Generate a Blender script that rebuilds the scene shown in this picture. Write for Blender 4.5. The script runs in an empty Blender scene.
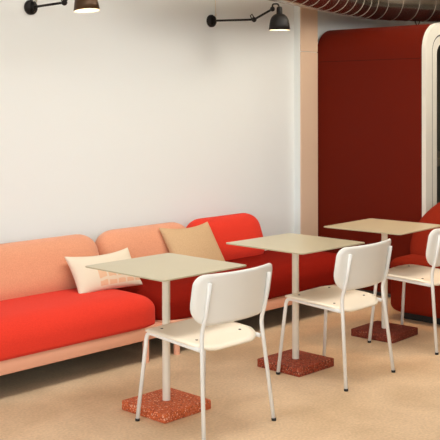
import bpy, bmesh, math, random
from mathutils import Vector, Matrix, Euler
random.seed(7)
R = math.radians
scene = bpy.context.scene
COL = scene.collection

# ------------------------------------------------------------------ helpers
def mat(name, color, rough=0.5, spec=0.5, metal=0.0, sheen=0.0, noise=None, bump=None, coat=0.0):
    m = bpy.data.materials.new(name); m.use_nodes = True
    nt = m.node_tree; b = nt.nodes['Principled BSDF']
    b.inputs['Base Color'].default_value = (*color, 1)
    b.inputs['Roughness'].default_value = rough
    b.inputs['Specular IOR Level'].default_value = spec
    b.inputs['Metallic'].default_value = metal
    if sheen: b.inputs['Sheen Weight'].default_value = sheen
    if coat: b.inputs['Coat Weight'].default_value = coat
    tc = nt.nodes.new('ShaderNodeTexCoord')
    if noise:                                   # (scale, second colour, detail)
        sc, c2, det = noise
        n = nt.nodes.new('ShaderNodeTexNoise'); n.inputs['Scale'].default_value = sc
        n.inputs['Detail'].default_value = det
        nt.links.new(tc.outputs['Object'], n.inputs['Vector'])
        r = nt.nodes.new('ShaderNodeValToRGB')
        r.color_ramp.elements[0].position = .35; r.color_ramp.elements[1].position = .68
        r.color_ramp.elements[0].color = (*c2, 1); r.color_ramp.elements[1].color = (*color, 1)
        nt.links.new(n.outputs['Fac'], r.inputs['Fac'])
        nt.links.new(r.outputs['Color'], b.inputs['Base Color'])
    if bump:                                    # (scale, strength)
        n2 = nt.nodes.new('ShaderNodeTexNoise'); n2.inputs['Scale'].default_value = bump[0]
        n2.inputs['Detail'].default_value = 3
        nt.links.new(tc.outputs['Object'], n2.inputs['Vector'])
        bp = nt.nodes.new('ShaderNodeBump'); bp.inputs['Strength'].default_value = bump[1]
        bp.inputs['Distance'].default_value = .004
        nt.links.new(n2.outputs['Fac'], bp.inputs['Height'])
        nt.links.new(bp.outputs['Normal'], b.inputs['Normal'])
    return m

def obj(name, bm, m, parent=None, smooth=True, kind=None, label=None):
    me = bpy.data.meshes.new(name)
    bmesh.ops.recalc_face_normals(bm, faces=bm.faces)
    bm.to_mesh(me); bm.free()
    if m: me.materials.append(m)
    if smooth:
        for p in me.polygons: p.use_smooth = True
    o = bpy.data.objects.new(name, me); COL.objects.link(o)
    if parent: o.parent = parent
    if kind: o['kind'] = kind
    if label: o['label'] = label
    return o

def sharp(o, ang=35):
    me = o.data
    bm = bmesh.new(); bm.from_mesh(me)
    for e in bm.edges:
        if len(e.link_faces) == 2 and e.calc_face_angle(0) > R(ang): e.smooth = False
    bm.to_mesh(me); bm.free()
    return o

def thing(name, label, cat, loc=(0, 0, 0), rz=0, group=None):
    o = bpy.data.objects.new(name, None); COL.objects.link(o)
    o.empty_display_size = .1
    o.location = loc; o.rotation_euler = (0, 0, rz)
    o['label'] = label; o['category'] = cat
    if group: o['group'] = group
    return o

def tag(o, label, cat, group=None):
    o['label'] = label; o['category'] = cat
    if group: o['group'] = group
    return o

def dup(o, parent=None):
    c = o.copy(); COL.objects.link(c)
    if parent: c.parent = parent
    for ch in list(o.children): dup(ch, c)
    return c

def box(bm, x0, x1, y0, y1, z0, z1, bev=0, seg=2):
    r = bmesh.ops.create_cube(bm, size=1, matrix=Matrix.Translation(((x0+x1)/2, (y0+y1)/2, (z0+z1)/2)) @ Matrix.Diagonal((x1-x0, y1-y0, z1-z0, 1)))
    if bev:
        es = list({e for v in r['verts'] for e in v.link_edges})
        bmesh.ops.bevel(bm, geom=es, offset=bev, segments=seg, affect='EDGES', profile=.5)

def B(*a, **k):
    bm = bmesh.new(); box(bm, *a, **k); return bm

def rcoords(h, r, n=6, mid=6):
    out = []
    for i in range(n+1): out.append(-h + r*(1-math.cos(i/n*math.pi/2)) )
    m = [(-h+r) + (2*h-2*r)*i/mid for i in range(1, mid)]
    pos = [-v for v in reversed(out)]
    return out + m + pos

def rbox(bm, size, r, M=Matrix.Identity(4), n=6, mid=6, fn=None):
    """soft rounded box; r is a radius or one per axis; fn(p, u) reshapes points"""
    h = [s/2 for s in size]
    if not isinstance(r, (tuple, list)): r = (r, r, r)
    r = [min(r[i], h[i]*.999) for i in range(3)]
    cs = [rcoords(h[i], r[i], n, mid) for i in range(3)]
    cache = {}
    def vert(p):
        q = []; d = []
        for i in range(3):
            c = max(-(h[i]-r[i]), min(h[i]-r[i], p[i])); q.append(c); d.append((p[i]-c)/r[i])
        L = math.sqrt(sum(x*x for x in d))
        if L > 1e-9: pt = Vector([q[i] + r[i]*d[i]/L for i in range(3)])
        else: pt = Vector(p)
        if fn: pt = fn(pt, [pt[i]/h[i] for i in range(3)])
        key = tuple(round(x, 5) for x in pt)
        if key not in cache: cache[key] = bm.verts.new(M @ pt)
        return cache[key]
    for ax in range(3):
        a, b = [(1, 2), (2, 0), (0, 1)][ax]
        for s in (-1, 1):
            for i in range(len(cs[a])-1):
                for j in range(len(cs[b])-1):
                    vs = []
                    for (ii, jj) in ((i, j), (i+1, j), (i+1, j+1), (i, j+1)):
                        p = [0, 0, 0]; p[ax] = s*h[ax]; p[a] = cs[a][ii]; p[b] = cs[b][jj]
                        v = vert(p)
                        if v not in vs: vs.append(v)
                    if len(vs) >= 3:
                        try: bm.faces.new(vs if s > 0 else vs[::-1])
                        except ValueError: pass
    return bm

def smooth_path(pts, rad=.03, n=5):
    """round the corners of a polyline"""
    pts = [Vector(p) for p in pts]
    out = [pts[0]]
    for i in range(1, len(pts)-1):
        a, b, c = pts[i-1], pts[i], pts[i+1]
        d = min(rad, (a-b).length*.45, (c-b).length*.45)
        p0 = b + (a-b).normalized()*d; p1 = b + (c-b).normalized()*d
        for k in range(n+1):
            t = k/n
            out.append(p0*(1-t)**2 + b*2*t*(1-t) + p1*t*t)
    out.append(pts[-1])
    return out

def tube(bm, pts, r, seg=10, cap=True):
    pts = [Vector(p) for p in pts]
    rings = []; up = None
    for i, p in enumerate(pts):
        if i == 0: t = pts[1]-p
        elif i == len(pts)-1: t = p-pts[i-1]
        else: t = (pts[i+1]-p).normalized() + (p-pts[i-1]).normalized()
        t.normalize()
        if up is None:
            up = t.orthogonal().normalized()
        else:
            up = (up - t*up.dot(t)).normalized()
        s = t.cross(up)
        rr = r[i] if isinstance(r, (list, tuple)) else r
        rings.append([bm.verts.new(p + up*rr*math.cos(k/seg*2*math.pi) + s*rr*math.sin(k/seg*2*math.pi)) for k in range(seg)])
    for a, b in zip(rings, rings[1:]):
        for k in range(seg): bm.faces.new((a[k], a[(k+1) % seg], b[(k+1) % seg], b[k]))
    if cap:
        bm.faces.new(rings[0][::-1]); bm.faces.new(rings[-1])
    return bm

def T(pts, r, seg=10): return tube(bmesh.new(), pts, r, seg)

def lathe(prof, seg=28, M=Matrix.Identity(4)):
    """profile of (radius, z) from one end to the other, revolved about z"""
    bm = bmesh.new(); rings = []
    for rr, z in prof:
        if rr < 1e-6: rings.append([bm.verts.new(M @ Vector((0, 0, z)))])
        else: rings.append([bm.verts.new(M @ Vector((rr*math.cos(k/seg*2*math.pi), rr*math.sin(k/seg*2*math.pi), z))) for k in range(seg)])
    for a, b in zip(rings, rings[1:]):
        for k in range(seg):
            q = []
            for v in (a[k % len(a)], a[(k+1) % len(a)], b[(k+1) % len(b)], b[k % len(b)]):
                if v not in q: q.append(v)
            if len(q) > 2: bm.faces.new(q)
    return bm

def rrect(w, h, radii, n=8):
    """rounded-rectangle outline, radii for corners (+,+), (-,+), (-,-), (+,-), counter-clockwise"""
    out = []
    for (sx, sy), rr, a0 in zip(((1, 1), (-1, 1), (-1, -1), (1, -1)), radii, (0, 90, 180, 270)):
        cx, cy = sx*(w/2-rr), sy*(h/2-rr)
        for k in range(n+1):
            a = R(a0 + 90*k/n)
            out.append((cx + rr*math.cos(a), cy + rr*math.sin(a)))
        # extra points along the following straight edge
    dense = []
    for i, p in enumerate(out):
        q = out[(i+1) % len(out)]
        L = math.hypot(q[0]-p[0], q[1]-p[1]); m = max(1, int(L/.05))
        for k in range(m): dense.append((p[0]+(q[0]-p[0])*k/m, p[1]+(q[1]-p[1])*k/m))
    return dense

def shell(outline, fn, th, rings=7):
    """thin curved panel: fn(u, v, side) gives the point; side = +th/2 or -th/2 offset, rounded rim"""
    bm = bmesh.new(); n = len(outline)
    def layer(off):
        L = []
        for k in range(rings, 0, -1):
            s = k/rings
            o2 = off if k < rings else off*.55
            L.append([bm.verts.new(fn(x*s, y*s, o2)) for x, y in outline])
        c = bm.verts.new(fn(0, 0, off))
        for a, b in zip(L, L[1:]):
            for i in range(n): bm.faces.new((a[i], a[(i+1) % n], b[(i+1) % n], b[i]))
        for i in range(n): bm.faces.new((L[-1][i], L[-1][(i+1) % n], c))
        return L[0]
    t = layer(th/2); b = layer(-th/2)
    for i in range(n): bm.faces.new((t[i], b[i], b[(i+1) % n], t[(i+1) % n]))
    return bm

# ------------------------------------------------------------------ materials
M = {}
M['wall'] = mat('wall_plaster', (.81, .85, .84), .9, .2, bump=(60, .06))
M['ceiling'] = mat('ceiling_paint', (.84, .83, .80), .9, .2)
M['wall_dim'] = mat('grey_wall_paint', (.28, .27, .25), .9, .2)
M['window'] = mat('window_paint', (.75, .75, .73), .5)
M['white'] = mat('white_powder_coat', (.84, .83, .79), .42, .4)
M['shellw'] = mat('white_seat_shell', (.86, .85, .80), .38, .5)
M['seat'] = mat('cream_seat_shell', (.90, .80, .64), .36, .5)
M['cream'] = mat('cream_powder_coat', (.80, .74, .62), .42, .4)
M['top'] = mat('tan_laminate', (.48, .425, .285), .3, .5)
M['rubber'] = mat('black_rubber', (.015, .014, .013), .7)
M['screw'] = mat('dark_screw', (.10, .085, .07), .4, metal=.6)
M['peach'] = mat('peach_wool', (.80, .36, .21), .9, .15, sheen=.25, noise=(140, (.72, .31, .175), 4), bump=(420, .35))
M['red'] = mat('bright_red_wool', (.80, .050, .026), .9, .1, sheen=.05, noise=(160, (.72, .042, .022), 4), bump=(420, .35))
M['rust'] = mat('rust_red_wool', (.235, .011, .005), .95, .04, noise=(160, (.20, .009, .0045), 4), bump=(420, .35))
M['lounge'] = mat('brick_red_wool', (.235, .021, .008), .95, .05, noise=(140, (.20, .017, .007), 4), bump=(380, .35))
M['pink'] = mat('peach_lacquer', (.80, .40, .26), .5, .4)
M['tan'] = mat('tan_linen', (.66, .45, .26), .95, .1, noise=(200, (.58, .38, .21), 5), bump=(300, .5))
M['black'] = mat('matt_black_steel', (.008, .006, .005), .5, .3)
M['bronze'] = mat('dark_bronze_steel', (.075, .038, .016), .4, .5, metal=.5)
M['booth'] = mat('oxblood_panel', (.125, .0092, .003), .55, .08)
M['joint'] = mat('dark_red_joint', (.05, .006, .003), .7, .1)
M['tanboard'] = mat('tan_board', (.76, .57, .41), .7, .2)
M['bframe'] = mat('cream_booth_frame', (.72, .70, .62), .45, .4)
M['gasket'] = mat('dark_gasket', (.05, .045, .04), .7)
M['inside'] = mat('charcoal_felt', (.20, .19, .165), .9)
M['steel'] = mat('galvanised_steel', (.42, .37, .31), .24, metal=.95, noise=(6, (.34, .30, .25), 3))
M['seam'] = mat('duct_seam', (.42, .36, .30), .35, metal=.6)
M['leaf'] = mat('dark_leaf', (.02, .04, .015), .5)
M['pot'] = mat('dark_pot', (.04, .035, .03), .6)
M['shelf'] = mat('taupe_shelf', (.25, .19, .15), .6)
M['shade_in'] = mat('white_enamel', (.85, .83, .76), .5)

def emis(name, color, s):
    m = bpy.data.materials.new(name); m.use_nodes = True
    b = m.node_tree.nodes['Principled BSDF']
    b.inputs['Base Color'].default_value = (*color, 1)
    b.inputs['Emission Color'].default_value = (*color, 1); b.inputs['Emission Strength'].default_value = s
    return m
M['booth_fill'] = emis('booth_fill_disc', (1, .93, .82), 9)
M['bulb'] = emis('warm_bulb', (1, .80, .55), 14)

def floor_mat():
    m = bpy.data.materials.new('tan_sealed_floor'); m.use_nodes = True
    nt = m.node_tree; b = nt.nodes['Principled BSDF']; b.inputs['Roughness'].default_value = .42
    b.inputs['Specular IOR Level'].default_value = .2
    tc = nt.nodes.new('ShaderNodeTexCoord')
    n = nt.nodes.new('ShaderNodeTexNoise'); n.inputs['Scale'].default_value = 2.2; n.inputs['Detail'].default_value = 7
    n.inputs['Roughness'].default_value = .62; n.inputs['Distortion'].default_value = .4
    n2 = nt.nodes.new('ShaderNodeTexNoise'); n2.inputs['Scale'].default_value = 70; n2.inputs['Detail'].default_value = 4
    r = nt.nodes.new('ShaderNodeValToRGB'); r.color_ramp.elements[0].position = .3; r.color_ramp.elements[1].position = .72
    r.color_ramp.elements[0].color = (.64, .45, .27, 1); r.color_ramp.elements[1].color = (.86, .64, .42, 1)
    r2 = nt.nodes.new('ShaderNodeValToRGB'); r2.color_ramp.elements[0].position = .35; r2.color_ramp.elements[1].position = .65
    r2.color_ramp.elements[0].color = (.80, .80, .80, 1); r2.color_ramp.elements[1].color = (1, 1, 1, 1)
    mx = nt.nodes.new('ShaderNodeMix'); mx.data_type = 'RGBA'; mx.blend_type = 'MULTIPLY'; mx.inputs['Factor'].default_value = .8
    L = nt.links.new
    L(tc.outputs['Object'], n.inputs['Vector']); L(tc.outputs['Object'], n2.inputs['Vector'])
    L(n.outputs['Fac'], r.inputs['Fac']); L(n2.outputs['Fac'], r2.inputs['Fac'])
    L(r.outputs['Color'], mx.inputs['A']); L(r2.outputs['Color'], mx.inputs['B'])
    L(mx.outputs['Result'], b.inputs['Base Color'])
    mr = nt.nodes.new('ShaderNodeMapRange'); mr.inputs['To Min'].default_value = .34; mr.inputs['To Max'].default_value = .55
    L(n.outputs['Fac'], mr.inputs['Value']); L(mr.outputs['Result'], b.inputs['Roughness'])
    return m
M['floor'] = floor_mat()

def terrazzo(name, ground, chips):
    m = bpy.data.materials.new(name); m.use_nodes = True
    nt = m.node_tree; b = nt.nodes['Principled BSDF']; b.inputs['Roughness'].default_value = .6; b.inputs['Specular IOR Level'].default_value = .2
    tc = nt.nodes.new('ShaderNodeTexCoord'); L = nt.links.new
    col = None
    for sc, lo in ((70, .30), (150, .26)):
        v = nt.nodes.new('ShaderNodeTexVoronoi'); v.inputs['Scale'].default_value = sc
        L(tc.outputs['Object'], v.inputs['Vector'])
        r = nt.nodes.new('ShaderNodeValToRGB'); r.color_ramp.interpolation = 'CONSTANT'
        els = r.color_ramp.elements
        els[0].position = 0; els[0].color = (*chips[0], 1); els[1].position = .25; els[1].color = (*chips[1], 1)
        for k, c in enumerate(chips[2:]):
            e = els.new(.45 + .2*k); e.color = (*c, 1)
        sep = nt.nodes.new('ShaderNodeSeparateColor'); L(v.outputs['Color'], sep.inputs['Color']); L(sep.outputs['Red'], r.inputs['Fac'])
        lt = nt.nodes.new('ShaderNodeMath'); lt.operation = 'LESS_THAN'; lt.inputs[1].default_value = lo + .12
        L(v.outputs['Distance'], lt.inputs[0])
        mx = nt.nodes.new('ShaderNodeMix'); mx.data_type = 'RGBA'
        L(lt.outputs[0], mx.inputs['Factor'])
        if col is None: mx.inputs['A'].default_value = (*ground, 1)
        else: L(col, mx.inputs['A'])
        L(r.outputs['Color'], mx.inputs['B']); col = mx.outputs['Result']
    L(col, b.inputs['Base Color'])
    return m
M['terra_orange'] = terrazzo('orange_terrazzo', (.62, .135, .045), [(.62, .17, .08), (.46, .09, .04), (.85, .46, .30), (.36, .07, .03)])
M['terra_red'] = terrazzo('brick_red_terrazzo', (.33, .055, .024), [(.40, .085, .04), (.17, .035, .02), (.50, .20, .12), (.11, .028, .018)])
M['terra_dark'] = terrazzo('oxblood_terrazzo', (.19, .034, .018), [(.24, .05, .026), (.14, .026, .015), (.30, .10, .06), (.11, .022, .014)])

def pillow_print():
    m = bpy.data.materials.new('cream_cotton_with_peach_print'); m.use_nodes = True
    nt = m.node_tree; b = nt.nodes['Principled BSDF']; b.inputs['Roughness'].default_value = .95
    b.inputs['Specular IOR Level'].default_value = .1
    L = nt.links.new
    tc = nt.nodes.new('ShaderNodeTexCoord'); sep = nt.nodes.new('ShaderNodeSeparateXYZ'); L(tc.outputs['Object'], sep.inputs[0])
    def math_(op, a, bb=None, c=None):
        n = nt.nodes.new('ShaderNodeMath'); n.operation = op
        for i, q in enumerate((a, bb, c)):
            if q is None: continue
            if isinstance(q, (int, float)): n.inputs[i].default_value = q
            else: L(q, n.inputs[i])
        return n.outputs[0]
    x, z = sep.outputs['X'], sep.outputs['Z']
    # printed panel: lower right part of the cover, with cream line motifs
    inx = math_('GREATER_THAN', x, -.10); inz = math_('LESS_THAN', z, -.005); inz2 = math_('GREATER_THAN', z, -.105)
    panel = math_('MULTIPLY', math_('MULTIPLY', inx, inz), inz2)
    cell = math_('ABSOLUTE', math_('SUBTRACT', math_('FRACT', math_('MULTIPLY', x, 14.)), .5))
    line = math_('LESS_THAN', cell, .09)
    w = nt.nodes.new('ShaderNodeTexWave'); w.wave_type = 'RINGS'; w.inputs['Scale'].default_value = 9; w.inputs['Distortion'].default_value = 3
    L(tc.outputs['Object'], w.inputs['Vector'])
    ring = math_('GREATER_THAN', w.outputs['Fac'], .78)
    lines = math_('MAXIMUM', line, ring)
    f = math_('MULTIPLY', panel, math_('SUBTRACT', 1., math_('MULTIPLY', lines, .8)))
    mx = nt.nodes.new('ShaderNodeMix'); mx.data_type = 'RGBA'
    mx.inputs['A'].default_value = (.80, .71, .56, 1); mx.inputs['B'].default_value = (.80, .53, .34, 1)
    L(f, mx.inputs['Factor']); L(mx.outputs['Result'], b.inputs['Base Color'])
    return m
M['print'] = pillow_print()

def glass_mat():
    m = bpy.data.materials.new('booth_glass'); m.use_nodes = True
    nt = m.node_tree; nt.nodes.clear()
    out = nt.nodes.new('ShaderNodeOutputMaterial'); mix = nt.nodes.new('ShaderNodeMixShader')
    fr = nt.nodes.new('ShaderNodeFresnel'); fr.inputs['IOR'].default_value = 1.5
    tr = nt.nodes.new('ShaderNodeBsdfTransparent'); tr.inputs['Color'].default_value = (.80, .82, .78, 1)
    gl = nt.nodes.new('ShaderNodeBsdfGlossy'); gl.inputs['Roughness'].default_value = .02
    geo = nt.nodes.new('ShaderNodeNewGeometry'); inv = nt.nodes.new('ShaderNodeMath'); inv.operation = 'SUBTRACT'; inv.inputs[0].default_value = 1
    mul = nt.nodes.new('ShaderNodeMath'); mul.operation = 'MULTIPLY'      # the pane's inner faces do not reflect
    nt.links.new(geo.outputs['Backfacing'], inv.inputs[1]); nt.links.new(fr.outputs[0], mul.inputs[0]); nt.links.new(inv.outputs[0], mul.inputs[1])
    nt.links.new(mul.outputs[0], mix.inputs[0]); nt.links.new(tr.outputs[0], mix.inputs[1]); nt.links.new(gl.outputs[0], mix.inputs[2])
    nt.links.new(mix.outputs[0], out.inputs[0])
    return m
M['glass'] = glass_mat()

# ------------------------------------------------------------------ the room
XL, XR, YF, YB, ZC = -2.6, 9.6, -2.6, 5.08, 3.1
def struct(name, bm, m): return obj(name, bm, m, smooth=False, kind='structure')
struct('floor', B(XL-.2, XR+.2, YF-.2, YB+.2, -.12, 0), M['floor'])
struct('ceiling', B(XL-.2, XR+.2, YF-.2, YB+.2, ZC, ZC+.15), M['ceiling'])
bm = bmesh.new(); box(bm, XL-.2, XR+.2, YB, YB+.2, 0, ZC)
struct('wall_back', bm, M['wall'])
bm = bmesh.new(); box(bm, 6.30, 6.53, 5.02, YB+.01, 0, ZC)
struct('trim_1', bm, M['wall'])
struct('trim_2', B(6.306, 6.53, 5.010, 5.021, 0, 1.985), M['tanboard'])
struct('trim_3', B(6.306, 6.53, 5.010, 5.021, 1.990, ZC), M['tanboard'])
struct('wall_right', B(XR, XR+.2, YF-.2, YB+.2, 0, ZC), M['wall_dim'])

def wall_with_window(name, axis, c0, c1, a0, a1, w0, w1, z0, z1, num):
    bm = bmesh.new()
    def bb(p0, p1, zz0, zz1):
        if axis == 'y': box(bm, p0, p1, c0, c1, zz0, zz1)
        else: box(bm, c0, c1, p0, p1, zz0, zz1)
    bb(a0, w0, 0, ZC); bb(w1, a1, 0, ZC); bb(w0, w1, 0, z0); bb(w0, w1, z1, ZC)
    struct(name, bm, M['wall_dim'])
    bm = bmesh.new(); t = .05; mid = (c0+c1)/2
    def fb(p0, p1, zz0, zz1):
        if axis == 'y': box(bm, p0, p1, mid-.03, mid+.03, zz0, zz1)
        else: box(bm, mid-.03, mid+.03, p0, p1, zz0, zz1)
    fb(w0, w0+t, z0, z1); fb(w1-t, w1, z0, z1); fb(w0+t, w1-t, z0, z0+t); fb(w0+t, w1-t, z1-t, z1)
    k = 2
    for i in range(1, k): 
        p = w0 + (w1-w0)*i/k; fb(p-.025, p+.025, z0+t, z1-t)
    struct('window_%d' % num, bm, M['window'])
    # portal: guides sampling of the daylight, gives off no light itself
    L = bpy.data.lights.new('window_portal', 'AREA'); L.shape = 'RECTANGLE'; L.cycles.is_portal = True
    o = bpy.data.objects.new('window_portal', L); COL.objects.link(o)
    L.size = w1-w0; L.size_y = z1-z0
    if axis == 'y': o.location = ((w0+w1)/2, c1 - .02, (z0+z1)/2); o.rotation_euler = (R(90), 0, 0); 
    else: o.location = (c1 - .02, (w0+w1)/2, (z0+z1)/2); o.rotation_euler = (R(90), 0, R(-90))
wall_with_window('wall_front', 'y', YF-.2, YF, XL-.2, XR+.2, -2.3, 2.6, .75, 2.85, 1)
wall_with_window('wall_left', 'x', XL-.2, XL, YF-.2, YB+.2, -2.0, 4.4, .75, 2.85, 2)

# ------------------------------------------------------------------ tables
def make_table():
    t = thing('cafe_table', '', 'table')
    S, HT, Bs, TH = .594, .740, .325, .050
    def flat(u, v, o): return Vector((u, v, HT-.006+o))
    o = obj('tabletop', shell(rrect(S, S, [.022]*4, 5), flat, .012, 3), M['top'], t); sharp(o)
    o = obj('pole', lathe([(0, TH), (.0205, TH), (.0205, HT-.028), (.0205, HT-.012), (0, HT-.012)], 24), M['cream'], t); sharp(o)
    bm = bmesh.new()
    box(bm, -.09, .09, -.09, .09, HT-.018, HT-.0125, .002)
    sharp(obj('mounting_plate', bm, M['cream'], t))
    o = obj('base', B(-Bs/2, Bs/2, -Bs/2, Bs/2, 0, TH, .006, 2), M['terra_orange'], t, label='speckled terrazzo base'); sharp(o)
    return t
tb = make_table()
G_T = 'cafe tables in front of the sofas'
spots_t = [
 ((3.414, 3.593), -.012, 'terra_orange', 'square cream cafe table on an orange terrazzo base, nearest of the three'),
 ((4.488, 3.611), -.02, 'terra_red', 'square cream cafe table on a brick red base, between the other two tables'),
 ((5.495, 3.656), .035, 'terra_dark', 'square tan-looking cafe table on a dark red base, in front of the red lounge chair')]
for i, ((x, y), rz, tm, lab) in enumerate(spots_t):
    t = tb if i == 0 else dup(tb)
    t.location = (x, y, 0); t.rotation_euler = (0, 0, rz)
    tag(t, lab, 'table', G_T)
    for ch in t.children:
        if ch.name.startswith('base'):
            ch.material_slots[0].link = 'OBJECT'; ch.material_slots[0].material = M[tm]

# ------------------------------------------------------------------ chairs (face +y)
def make_chair():
    c = thing('cafe_chair', '', 'chair')
    r = .0105
    ZS = .445
    # seat shell
    def seat(u, v, o):
        y = v + .012
        z = ZS + .014
        z -= .018*max(0, (v-.10)/.125)**2           # rolls down at the front
        z -= .030*max(0, (-v-.09)/.135)**2          # and behind
        z += .060*(y-.19)
        z += -.010*(1-(u/.24)**2)*max(0, 1-(v/.22)**2)
        return Vector((u, y, z+o))
    obj('seat', shell(rrect(.455, .430, [.075, .075, .12, .12], 8), seat, .013, 8), M['seat'], c)
    for sx in (-1, 1):
        for yy in (.145, -.10):
            obj('screw', lathe([(0, .003), (.007, .0025), (.0075, 0), (0, -.002)], 10, Matrix.Translation((sx*.15, yy, ZS+.0150+.060*(yy-.19)))), M['screw'], c)
    # backrest shell
    def back(u, v, o):
        zc = .655
        tilt = .17
        y = -.247 + .78*u*u - tilt*v
        n = Vector((-1.56*u, 1, tilt)).normalized()
        return Vector((u, y, zc + v)) + n*o
    obj('backrest', shell(rrect(.548, .245, [.052, .052, .108, .108], 8), back, .012, 8), M['shellw'], c)
    for s in (-1, 1):
        # front leg bends into the side rail
        p = [(s*.228, .238, .012), (s*.199, .198, ZS-.004), (s*.205, -.185, ZS-.028)]
        lf = obj('leg', T(smooth_path(p, .035, 6), r), M['white'], c)
        obj('foot_cap', lathe([(0, 0), (.0115, 0), (.012, .013), (0, .014)], 14, Matrix.Translation((s*.228, .239, 0))), M['rubber'], lf)
        # rear leg runs up behind the backrest
        yb = lambda z: -.247 + .78*.205**2 - .17*(z-.655) - .0175
        p = [(s*.242, -.240, .012), (s*.206, -.190, .50), (s*.205, yb(.58), .58), (s*.205, yb(.738), .738)]
        lr = obj('leg', T(smooth_path(p, .05, 5), r), M['white'], c)
        obj('foot_cap', lathe([(0, 0), (.0115, 0), (.012, .013), (0, .014)], 14, Matrix.Translation((s*.2425, -.2415, 0))), M['rubber'], lr)
    obj('crossbar', T([(-.20, .13, ZS-.009), (.20, .13, ZS-.009)], .008), M['white'], c)
    obj('crossbar', T([(-.204, -.11, ZS-.023), (.204, -.11, ZS-.023)], .008), M['white'], c)
    return c
ch0 = make_chair()
G_C = 'white cafe chairs at the tables'
spots_c = [
 ((3.418, 3.326), -.018, 'white shell chair pulled up to the table on the orange base, nearest chair'),
 ((4.530, 3.354), .03, 'white shell chair at the middle table with the brick red base'),
 ((5.515, 3.405), .10, 'white shell chair cut by the right edge, in front of the red lounge chair')]
for i, ((x, y), rz, lab) in enumerate(spots_c):
    c = ch0 if i == 0 else dup(ch0)
    c.location = (x, y, 0); c.rotation_euler = (0, 0, rz)
    tag(c, lab, 'chair', G_C)

# ------------------------------------------------------------------ sofas along the wall
def sofa(name, label, x0, x1, legs, seatm, backs):
    s = thing(name, label, 'sofa', ((x0+x1)/2, 4.66, 0), 0, 'sofa modules along the white wall')
    ox, oy = (x0+x1)/2, 4.66
    sharp(obj('frame', B(x0-ox+.01, x1-ox-.01, 4.300-oy, 5.02-oy, .142, .222, .008, 2), M['pink'], s))
    sharp(obj('added_dark_sheet', B(x0-ox+.04, x1-ox-.04, 4.335-oy, 4.99-oy, .136, .1425), M['rubber'], s, smooth=False, label='added black sheet deepening the shade under the sofa'))  # black sheet added to deepen the shade under the sofa
    for lx in legs:
        for ly in (4.335, 4.96):
            sharp(obj('leg', lathe([(0, 0), (.020, 0), (.0215, .142), (0, .142)], 18, Matrix.Translation((lx-ox, ly-oy, 0))), M['pink'], s))
    for (a, b), m, lab in seatm:
        bm = bmesh.new(); w = b-a-.008
        def fn(p, u):
            p.z = max(p.z, 0)
            p.z += .022*(1-u[0]**4)*(1-abs(u[1])**3)*max(u[2], 0)
            return p
        rbox(bm, (w, .71, .37), (.22, .13, .105), Matrix.Translation(((a+b)/2-ox, 4.647-oy, .2225)), fn=fn, mid=8)
        obj('seat_cushion', bm, m, s, label=lab)
    for (a, b), m, lab in backs:
        bm = bmesh.new(); w = b-a-.006
        def fn(p, u):
            if u[1] < 0: p.y -= .018*(1-u[0]**4)*(1-u[2]**2)
            return p
        MM = Matrix.Translation(((a+b)/2-ox, 4.868-oy, .548)) @ Matrix.Rotation(R(-20), 4, 'X')
        rbox(bm, (w, .19, .375), (.15, .09, .12), MM, fn=fn, mid=8)
        obj('back_cushion', bm, m, s, label=lab)
    return s
sofa('sofa', 'sofa with bright red seat and peach back, left of the first table', 2.05, 4.08, (2.2, 3.948),
     [((2.05, 4.08), M['red'], 'bright red seat')], [((2.05, 4.02), M['peach'], 'peach back')])
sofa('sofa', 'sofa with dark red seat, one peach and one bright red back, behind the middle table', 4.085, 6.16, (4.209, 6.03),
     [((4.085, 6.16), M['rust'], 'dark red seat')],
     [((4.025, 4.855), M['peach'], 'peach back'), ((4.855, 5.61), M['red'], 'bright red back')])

# ------------------------------------------------------------------ pillows
def pillow(name, w, h, t, m, label, loc, rx, rz, ry=0, group=None):
    bm = bmesh.new(); n = 22
    def pt(u, v, s):
        x = w/2*u*(1-.07*(1-v*v)**1.0); z = h/2*v*(1-.07*(1-u*u))
        th = t/2*((1-u**2)*(1-v**2))**.42
        z -= .02*(1-u*u)*(v > 0)*v
        return Vector((x, s*th, z))
    rows = {}
    for s in (-1, 1):
        for i in range(n+1):
            for j in range(n+1):
                u = math.sin((i/n-.5)*math.pi); v = math.sin((j/n-.5)*math.pi)
                edge = i in (0, n) or j in (0, n)
                k = (i, j, 0 if edge else s)
                if k not in rows: rows[k] = bm.verts.new(pt(u, v, 0 if edge else s))
    def g(i, j, s): return rows.get((i, j, s)) or rows[(i, j, 0)]
    for s in (-1, 1):
        for i in range(n):
            for j in range(n):
                bm.faces.new((g(i, j, s), g(i+1, j, s), g(i+1, j+1, s), g(i, j+1, s)))
    o = obj(name, bm, m)
    o.location = loc; o.rotation_mode = 'YXZ'; o.rotation_euler = (R(rx), R(ry), R(rz))
    return tag(o, label, 'cushion', group)
pillow('throw_pillow', .51, .265, .13, M['print'], 'cream throw pillow with peach printed panel, leaning at the seam of the two peach backs',
       (3.895, 4.655, .522), -33, 0)
pillow('throw_pillow', .475, .385, .14, M['tan'], 'plain tan throw pillow leaning where the peach back meets the red back',
       (4.735, 4.70, .558), -33, 0)

# ------------------------------------------------------------------ red lounge chair by the booth
lc = thing('lounge_chair', 'brick red upholstered lounge chair in front of the booth', 'armchair', (6.27, 3.44, 0), R(0))
bm = bmesh.new(); rbox(bm, (.72, .98, .40), (.09, .10, .06), Matrix.Translation((.01, 0, .05+.20)), mid=8)
obj('seat', bm, M['lounge'], lc)
bm = bmesh.new(); rbox(bm, (.22, 1.0, .82), (.10, .46, .40), Matrix.Translation((.045, 0, .565)) @ Matrix.Rotation(R(36), 4, 'Y'), mid=10, n=10)
obj('backrest', bm, M['lounge'], lc)
obj('plinth', B(-.26, .28, -.40, .40, 0, .06, .01), M['rubber'], lc)

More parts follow.
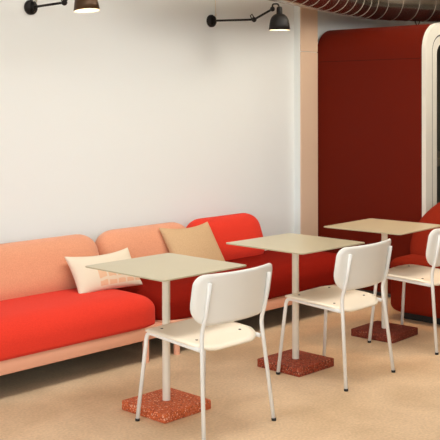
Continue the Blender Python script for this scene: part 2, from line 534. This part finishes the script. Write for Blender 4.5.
# ------------------------------------------------------------------ acoustic booth
BX0, BX1, BY0, BY1, BZ = 6.535, 8.235, 3.975, 5.03, 2.19
bo = thing('phone_booth', 'dark red acoustic phone booth with rounded corners and cream framed glass front', 'booth', ((BX0+BX1)/2, (BY0+BY1)/2, 0))
bcx, bcy = (BX0+BX1)/2, (BY0+BY1)/2
def prism(outer, inner, y0, y1, back=False):
    """ring (outer minus inner outlines in x-z) extruded from y0 to y1"""
    bm = bmesh.new(); n = len(outer)
    def ring(pts, y): return [bm.verts.new((x, y, z)) for x, z in pts]
    o0, o1 = ring(outer, y0), ring(outer, y1)
    for i in range(n): j = (i+1) % n; bm.faces.new((o0[i], o0[j], o1[j], o1[i]))
    if inner:
        i0, i1 = ring(inner, y0), ring(inner, y1)
        for i in range(n):
            j = (i+1) % n
            bm.faces.new((i0[i], i1[i], i1[j], i0[j])); bm.faces.new((o0[i], i0[i], i0[j], o0[j])); bm.faces.new((o1[i], o1[j], i1[j], i1[i]))
    else:
        bm.faces.new(o0); bm.faces.new(o1[::-1])
    return bm
def outl(inset, rad, zlo=0.03, n=10):
    w = (BX1-BX0)-2*inset; x0 = -w/2; out = []
    z0, z1 = zlo+inset, BZ-inset
    for cx, cz, a0, rr in ((-x0-rad, z1-rad, 0, rad), (x0+rad, z1-rad, 90, rad), (x0+.03, z0+.03, 180, .03), (-x0-.03, z0+.03, 270, .03)):
        for k in range(n+1):
            a = R(a0+90*k/n); out.append((cx+rr*math.cos(a), cz+rr*math.sin(a)))
    return out
hd = (BY1-BY0)/2
o = obj('shell', prism(outl(.004, .215), outl(.06, .16), -hd+.02, hd), M['booth'], bo); sharp(o)
obj('panel_seam', B(BX0-bcx+.0025, BX0-bcx+.006, -hd+.04, hd-.04, 1.904, 1.908), M['joint'], bo, smooth=False, label='thin horizontal panel joint')
o = obj('lining', prism(outl(.062, .158), outl(.075, .15), -hd+.03, hd-.02), M['inside'], bo); sharp(o)
o = obj('back_panel', prism(outl(.062, .158), None, hd-.10, hd-.04), M['inside'], bo); sharp(o)
o = obj('front_frame', prism(outl(0, .22), outl(.092, .14), -hd-.006, -hd+.03), M['bframe'], bo); sharp(o)
o = obj('gasket', prism(outl(.0925, .1395), outl(.104, .13), -hd-.002, -hd+.03), M['gasket'], bo); sharp(o)
dr = obj('door', prism(outl(.1045, .1295), outl(.165, .085), -hd-.004, -hd+.028), M['bframe'], bo); sharp(dr)
o = obj('glass_pane', prism(outl(.164, .086), None, -hd+.006, -hd+.014), M['glass'], dr); sharp(o)
bm = T(smooth_path([(.60, -hd-.004, .95), (.60, -hd-.05, .95), (.60, -hd-.05, 1.25), (.60, -hd-.004, 1.25)], .02, 4), .011)
obj('door_handle', bm, M['black'], dr)
obj('plinth', B(-.78, .78, -.40, .42, 0, .06), M['inside'], bo, smooth=False)
obj('interior_fill_disc', lathe([(0, 0), (.09, 0), (.09, -.02), (0, -.02)], 24, Matrix.Translation((-.35, 0, BZ-.078))), M['booth_fill'], bo)  # glowing disc added to brighten the booth interior and the leaves
# shelf inside the booth, and the plant on it
o = obj('desk', B(-.76, .76, -.30, .38, 1.03, 1.10, .006), M['shelf'], bo); sharp(o)
pl = thing('potted_plant', 'dark leafy plant seen through the glass front of the booth', 'plant', (bcx-.45, bcy-.06, 1.10))
obj('pot', lathe([(0, 0), (.07, 0), (.095, .16), (.085, .16), (.08, .13), (0, .13)], 24), M['pot'], pl)
bm = bmesh.new()
for k in range(46):
    a = random.random()*6.283; L = .22+.22*random.random(); el = R(25+62*random.random())
    base = Vector((.02*math.cos(a), .02*math.sin(a), .13))
    d = Vector((math.cos(a)*math.cos(el), math.sin(a)*math.cos(el), math.sin(el)))
    side = Vector((-math.sin(a), math.cos(a), 0)); w = .022
    prev = None
    for s in range(7):
        t = s/6; p = base + d*L*t*1.25 + Vector((0, 0, -.16*t*t*L/.3*math.cos(el)))
        rad = math.hypot(p.x, p.y)
        if rad > .2: p.x *= .2/rad; p.y *= .2/rad
        ww = w*math.sin(math.pi*min(1, .12+.88*t))
        cur = (bm.verts.new(p-side*ww), bm.verts.new(p+Vector((0, 0, -.004))), bm.verts.new(p+side*ww))
        if prev:
            bm.faces.new((prev[0], prev[1], cur[1], cur[0])); bm.faces.new((prev[1], prev[2], cur[2], cur[1]))
        prev = cur
obj('foliage', bm, M['leaf'], pl)

# ------------------------------------------------------------------ ventilation duct
rd = .135; zc = 2.286 + rd
P = [Vector(p) for p in ((4.62, 4.268, ZC+.02), (4.62, 4.268, zc), (7.05, 4.87, zc), (9.6, 3.73, zc))]
dt = thing('ventilation_duct', 'round spiral steel ventilation duct running above the booth', 'duct', (7.0, 4.8, zc))
path = smooth_path(P, .19, 10)
off = Vector((7.0, 4.8, zc))
path = [p-off for p in path]
obj('duct_pipe', tube(bmesh.new(), path, rd, 32), M['steel'], dt)
# raised spiral seam
dense = []
for a, b in zip(path, path[1:]):
    m = max(1, int((b-a).length/.006))
    for k in range(m): dense.append((a.lerp(b, k/m), (b-a).normalized()))
sp = []; dist = 0; prev = None
for p, d in dense:
    if prev is not None: dist += (p-prev).length
    prev = p
    pitch = .17 if p.x < 0 else .17
    ang = dist/pitch*2*math.pi
    up = Vector((0, 0, 1)); s = d.cross(up).normalized(); u2 = s.cross(d)
    sp.append(p + (s*math.cos(ang) + u2*math.sin(ang))*(rd+.001))
obj('spiral_seam', tube(bmesh.new(), sp, .0028, 5), M['seam'], dt)
for hx in (-1.0, .9):
    k = min((q for q, _ in dense), key=lambda p: abs(p.x-hx))
    obj('hanger_rod', T([k+Vector((0, 0, rd-.01)), Vector((k.x, k.y, ZC-zc))], .006, 8), M['steel'], dt)
hk = Vector((7.53, 4.66, zc-rd)) - off
obj('wire_hook', T([hk+Vector((-.03, .01, .03)), hk+Vector((-.02, .008, -.01)), hk+Vector((0, 0, -.045)), hk+Vector((.02, -.008, -.01)), hk+Vector((.03, -.01, .03))], .005, 6), M['black'], dt)

# ------------------------------------------------------------------ wall lamps
def lamp(label, x, zp, elbow, neck, top, shade_tilt, m_sh, shade_h=.115, shade_r=.072):
    L = thing('wall_lamp', label, 'lamp', (x, YB, zp), 0, 'black wall lamps with jointed arms')
    obj('wall_plate', lathe([(0, 0), (.047, 0), (.047, .016), (.040, .024), (0, .026)], 28, Matrix.Rotation(R(90), 4, 'X')), M['black'], L)
    bm = bmesh.new()
    tube(bm, [(0, -.03, -.03), (0, -.045, -.02), (0, -.05, 0), (0, -.045, .02), (0, -.03, .03), (0, -.015, .03)], .008)
    obj('pivot', bm, M['black'], L)
    e, n, t = Vector(elbow), Vector(neck), Vector(top)
    obj('arm', T([(0, -.045, 0), e], .008), M['black'], L)
    bm = bmesh.new(); bmesh.ops.create_uvsphere(bm, u_segments=14, v_segments=10, radius=.019, matrix=Matrix.Translation(e))
    tube(bm, [e+Vector((0, 0, .015)), e+Vector((0, .02, .04)), e+Vector((0, .035, .03)), e+Vector((0, .025, .01))], .004, 6)
    obj('elbow_joint', bm, M['black'], L)
    obj('arm', T([e, n], .008), M['black'], L)
    bm = bmesh.new(); bmesh.ops.create_uvsphere(bm, u_segments=14, v_segments=10, radius=.018, matrix=Matrix.Translation(n))
    tube(bm, smooth_path([n, n+Vector((0, 0, .035)), t+Vector((0, .01, .025)), t+Vector((0, 0, -.01))], .02, 4), .006, 8)
    obj('neck_joint', bm, M['black'], L)
    sr, sh = shade_r, shade_h
    MM = Matrix.Translation(t) @ Matrix.Rotation(R(shade_tilt), 4, 'X')
    prof = [(0, .004), (.016, .003), (.020, -.006), (.021, -.045), (.040, -.054), (.056, -.070), (.066, -.092), (.072, -.125), (sr, -.045-sh), (sr-.003, -.045-sh), (.069, -.124), (.063, -.095), (.052, -.074), (.02, -.062), (0, -.060)]
    sd = obj('lamp_shade', lathe(prof[:9]+[(sr-.002, -.045-sh)], 32, MM), m_sh, L)
    obj('shade_lining', lathe([(sr-.002, -.0449-sh)] + prof[10:], 32, MM), M['shade_in'], sd)
    obj('bulb', lathe([(0, -.062), (.014, -.064), (.018, -.085), (.028, -.115), (.024, -.136), (.012, -.146), (0, -.148)], 20, MM), M['bulb'], sd)
    obj('cord', T(smooth_path([(.0, -.02, .03), (.03, -.035, .06), (.045, -.006, .03), (.045, -.006, .10), (.045, -.006, ZC-zp)], .02, 4), .0035, 6), M['cream'], L, label='pale cord up the wall')
    return L
lamp('black jointed wall lamp beside the duct, arm raised towards its dark shade', 5.30, 2.183,
     (0, -.435, -.015), (0, -.610, .050), (0, -.674, .058), 0, M['black'], .117, .076)
lamp('wall lamp above the peach sofa back with a bronze-brown shade, left of the other lamp', 3.65, 2.172,
     (0, -.35, .006), (0, -.44, .075), (0, -.548, .106), -6, M['bronze'], .120, .078)

# ------------------------------------------------------------------ light
w = bpy.data.worlds.new('World'); scene.world = w; w.use_nodes = True
bg = w.node_tree.nodes['Background']
wt = w.node_tree; gtc = wt.nodes.new('ShaderNodeTexCoord'); gs = wt.nodes.new('ShaderNodeSeparateXYZ'); gr = wt.nodes.new('ShaderNodeValToRGB')
wt.links.new(gtc.outputs['Generated'], gs.inputs[0]); wt.links.new(gs.outputs['Z'], gr.inputs['Fac'])
gr.color_ramp.elements[0].position = 0; gr.color_ramp.elements[0].color = (.22, .21, .20, 1)      # paving outside
gr.color_ramp.elements[1].position = .02; gr.color_ramp.elements[1].color = (.89, .955, 1.0, 1)    # overcast sky
wt.links.new(gr.outputs['Color'], bg.inputs['Color']); bg.inputs['Strength'].default_value = 5.9

def ceiling_lamp(label, x, y, power, col, size=.14, ang=76):
    c = thing('ceiling_lamp', label, 'lamp', (x, y, ZC), 0, 'ceiling spot lamps')
    obj('housing', lathe([(0, 0), (size/2+.02, 0), (size/2+.02, -.12), (size/2, -.12), (size/2, -.03), (0, -.03)], 32), M['white'], c)
    l = bpy.data.lights.new('lamp_light', 'SPOT'); l.shadow_soft_size = size/2; l.energy = power; l.color = col
    l.spot_size = R(ang); l.spot_blend = 1
    lo = bpy.data.objects.new('lamp_light', l); COL.objects.link(lo); lo.location = (x, y, ZC-.125)
ceiling_lamp('warm ceiling spot lamp above the right end of the tables', 5.8, 3.7, 85, (1, .48, .18), ang=54)

def added_panel(label, x, y, down, up, col, sx=2.2, sy=.5):  # unseen panels added to brighten the tables; their uplight lifts the upper wall
    zp = 2.80
    c = thing('added_panel_lamp', label, 'lamp', (x, y, zp), 0, 'added unseen panel lamps')
    obj('housing', B(-sx/2-.03, sx/2+.03, -sy/2-.03, sy/2+.03, -.03, .03), M['white'], c, smooth=False)
    for px in (-sx/2+.1, sx/2-.1): obj('suspension_rod', T([(px, 0, .03), (px, 0, ZC-zp)], .004, 8), M['steel'], c)
    for e, dz, rx in ((down, -.035, 0), (up, .035, 180)):
        l = bpy.data.lights.new('lamp_light', 'AREA'); l.shape = 'RECTANGLE'; l.size = sx; l.size_y = sy; l.energy = e; l.color = col
        lo = bpy.data.objects.new('lamp_light', l); COL.objects.link(lo); lo.location = (x, y, zp+dz); lo.rotation_euler = (R(rx), 0, 0)
added_panel('long added panel lamp, unseen, above the nearest table', 3.4, 3.15, 40, 14, (1, .98, .95))
added_panel('long added panel lamp, unseen, above the middle and far table', 6.1, 3.2, 25, 34, (1, .91, .78))

ww = thing('added_wall_fill', 'added unseen fill lamp facing the white wall', 'lamp', (5.7, 2.3, 2.75))  # unseen area light and housing, added to brighten the upper right wall
obj('housing', B(-.85, .85, -.06, -.02, -.30, .30, .01), M['white'], ww)
for px in (-.7, .7): obj('suspension_rod', T([(px, -.04, .295), (px, -.04, ZC-2.75)], .006, 8), M['steel'], ww)
l = bpy.data.lights.new('lamp_light', 'AREA'); l.shape = 'RECTANGLE'; l.size = 1.6; l.size_y = .55; l.energy = 32; l.color = (1, .95, .87)
lo = bpy.data.objects.new('lamp_light', l); COL.objects.link(lo); lo.location = (5.7, 2.3, 2.75); lo.rotation_euler = (R(86), 0, R(-8))

# ------------------------------------------------------------------ camera
cam = bpy.data.cameras.new('camera'); co = bpy.data.objects.new('camera', cam); COL.objects.link(co)
f = 970.24
cam.sensor_width = 36; cam.sensor_fit = 'HORIZONTAL'; cam.lens = f*36/440
pitch, roll, yaw = .009, -.0025, .8159
fw = Vector((math.sin(yaw)*math.cos(pitch), math.cos(yaw)*math.cos(pitch), -math.sin(pitch)))
rt = Vector((math.cos(yaw), -math.sin(yaw), 0)); up = rt.cross(fw)
r2 = rt*math.cos(roll) + up*math.sin(roll); u2 = -rt*math.sin(roll) + up*math.cos(roll)
mw = Matrix((( r2.x, u2.x, -fw.x, 0), (r2.y, u2.y, -fw.y, 0), (r2.z, u2.z, -fw.z, 1.5733), (0, 0, 0, 1)))
co.matrix_world = mw
cam.shift_y = -109.613/440
cam.clip_start = .05
scene.camera = co
vs = scene.view_settings
vs.view_transform = 'Standard'; vs.look = 'None'; vs.gamma = 1; vs.use_curve_mapping = False
vs.exposure = -0.2
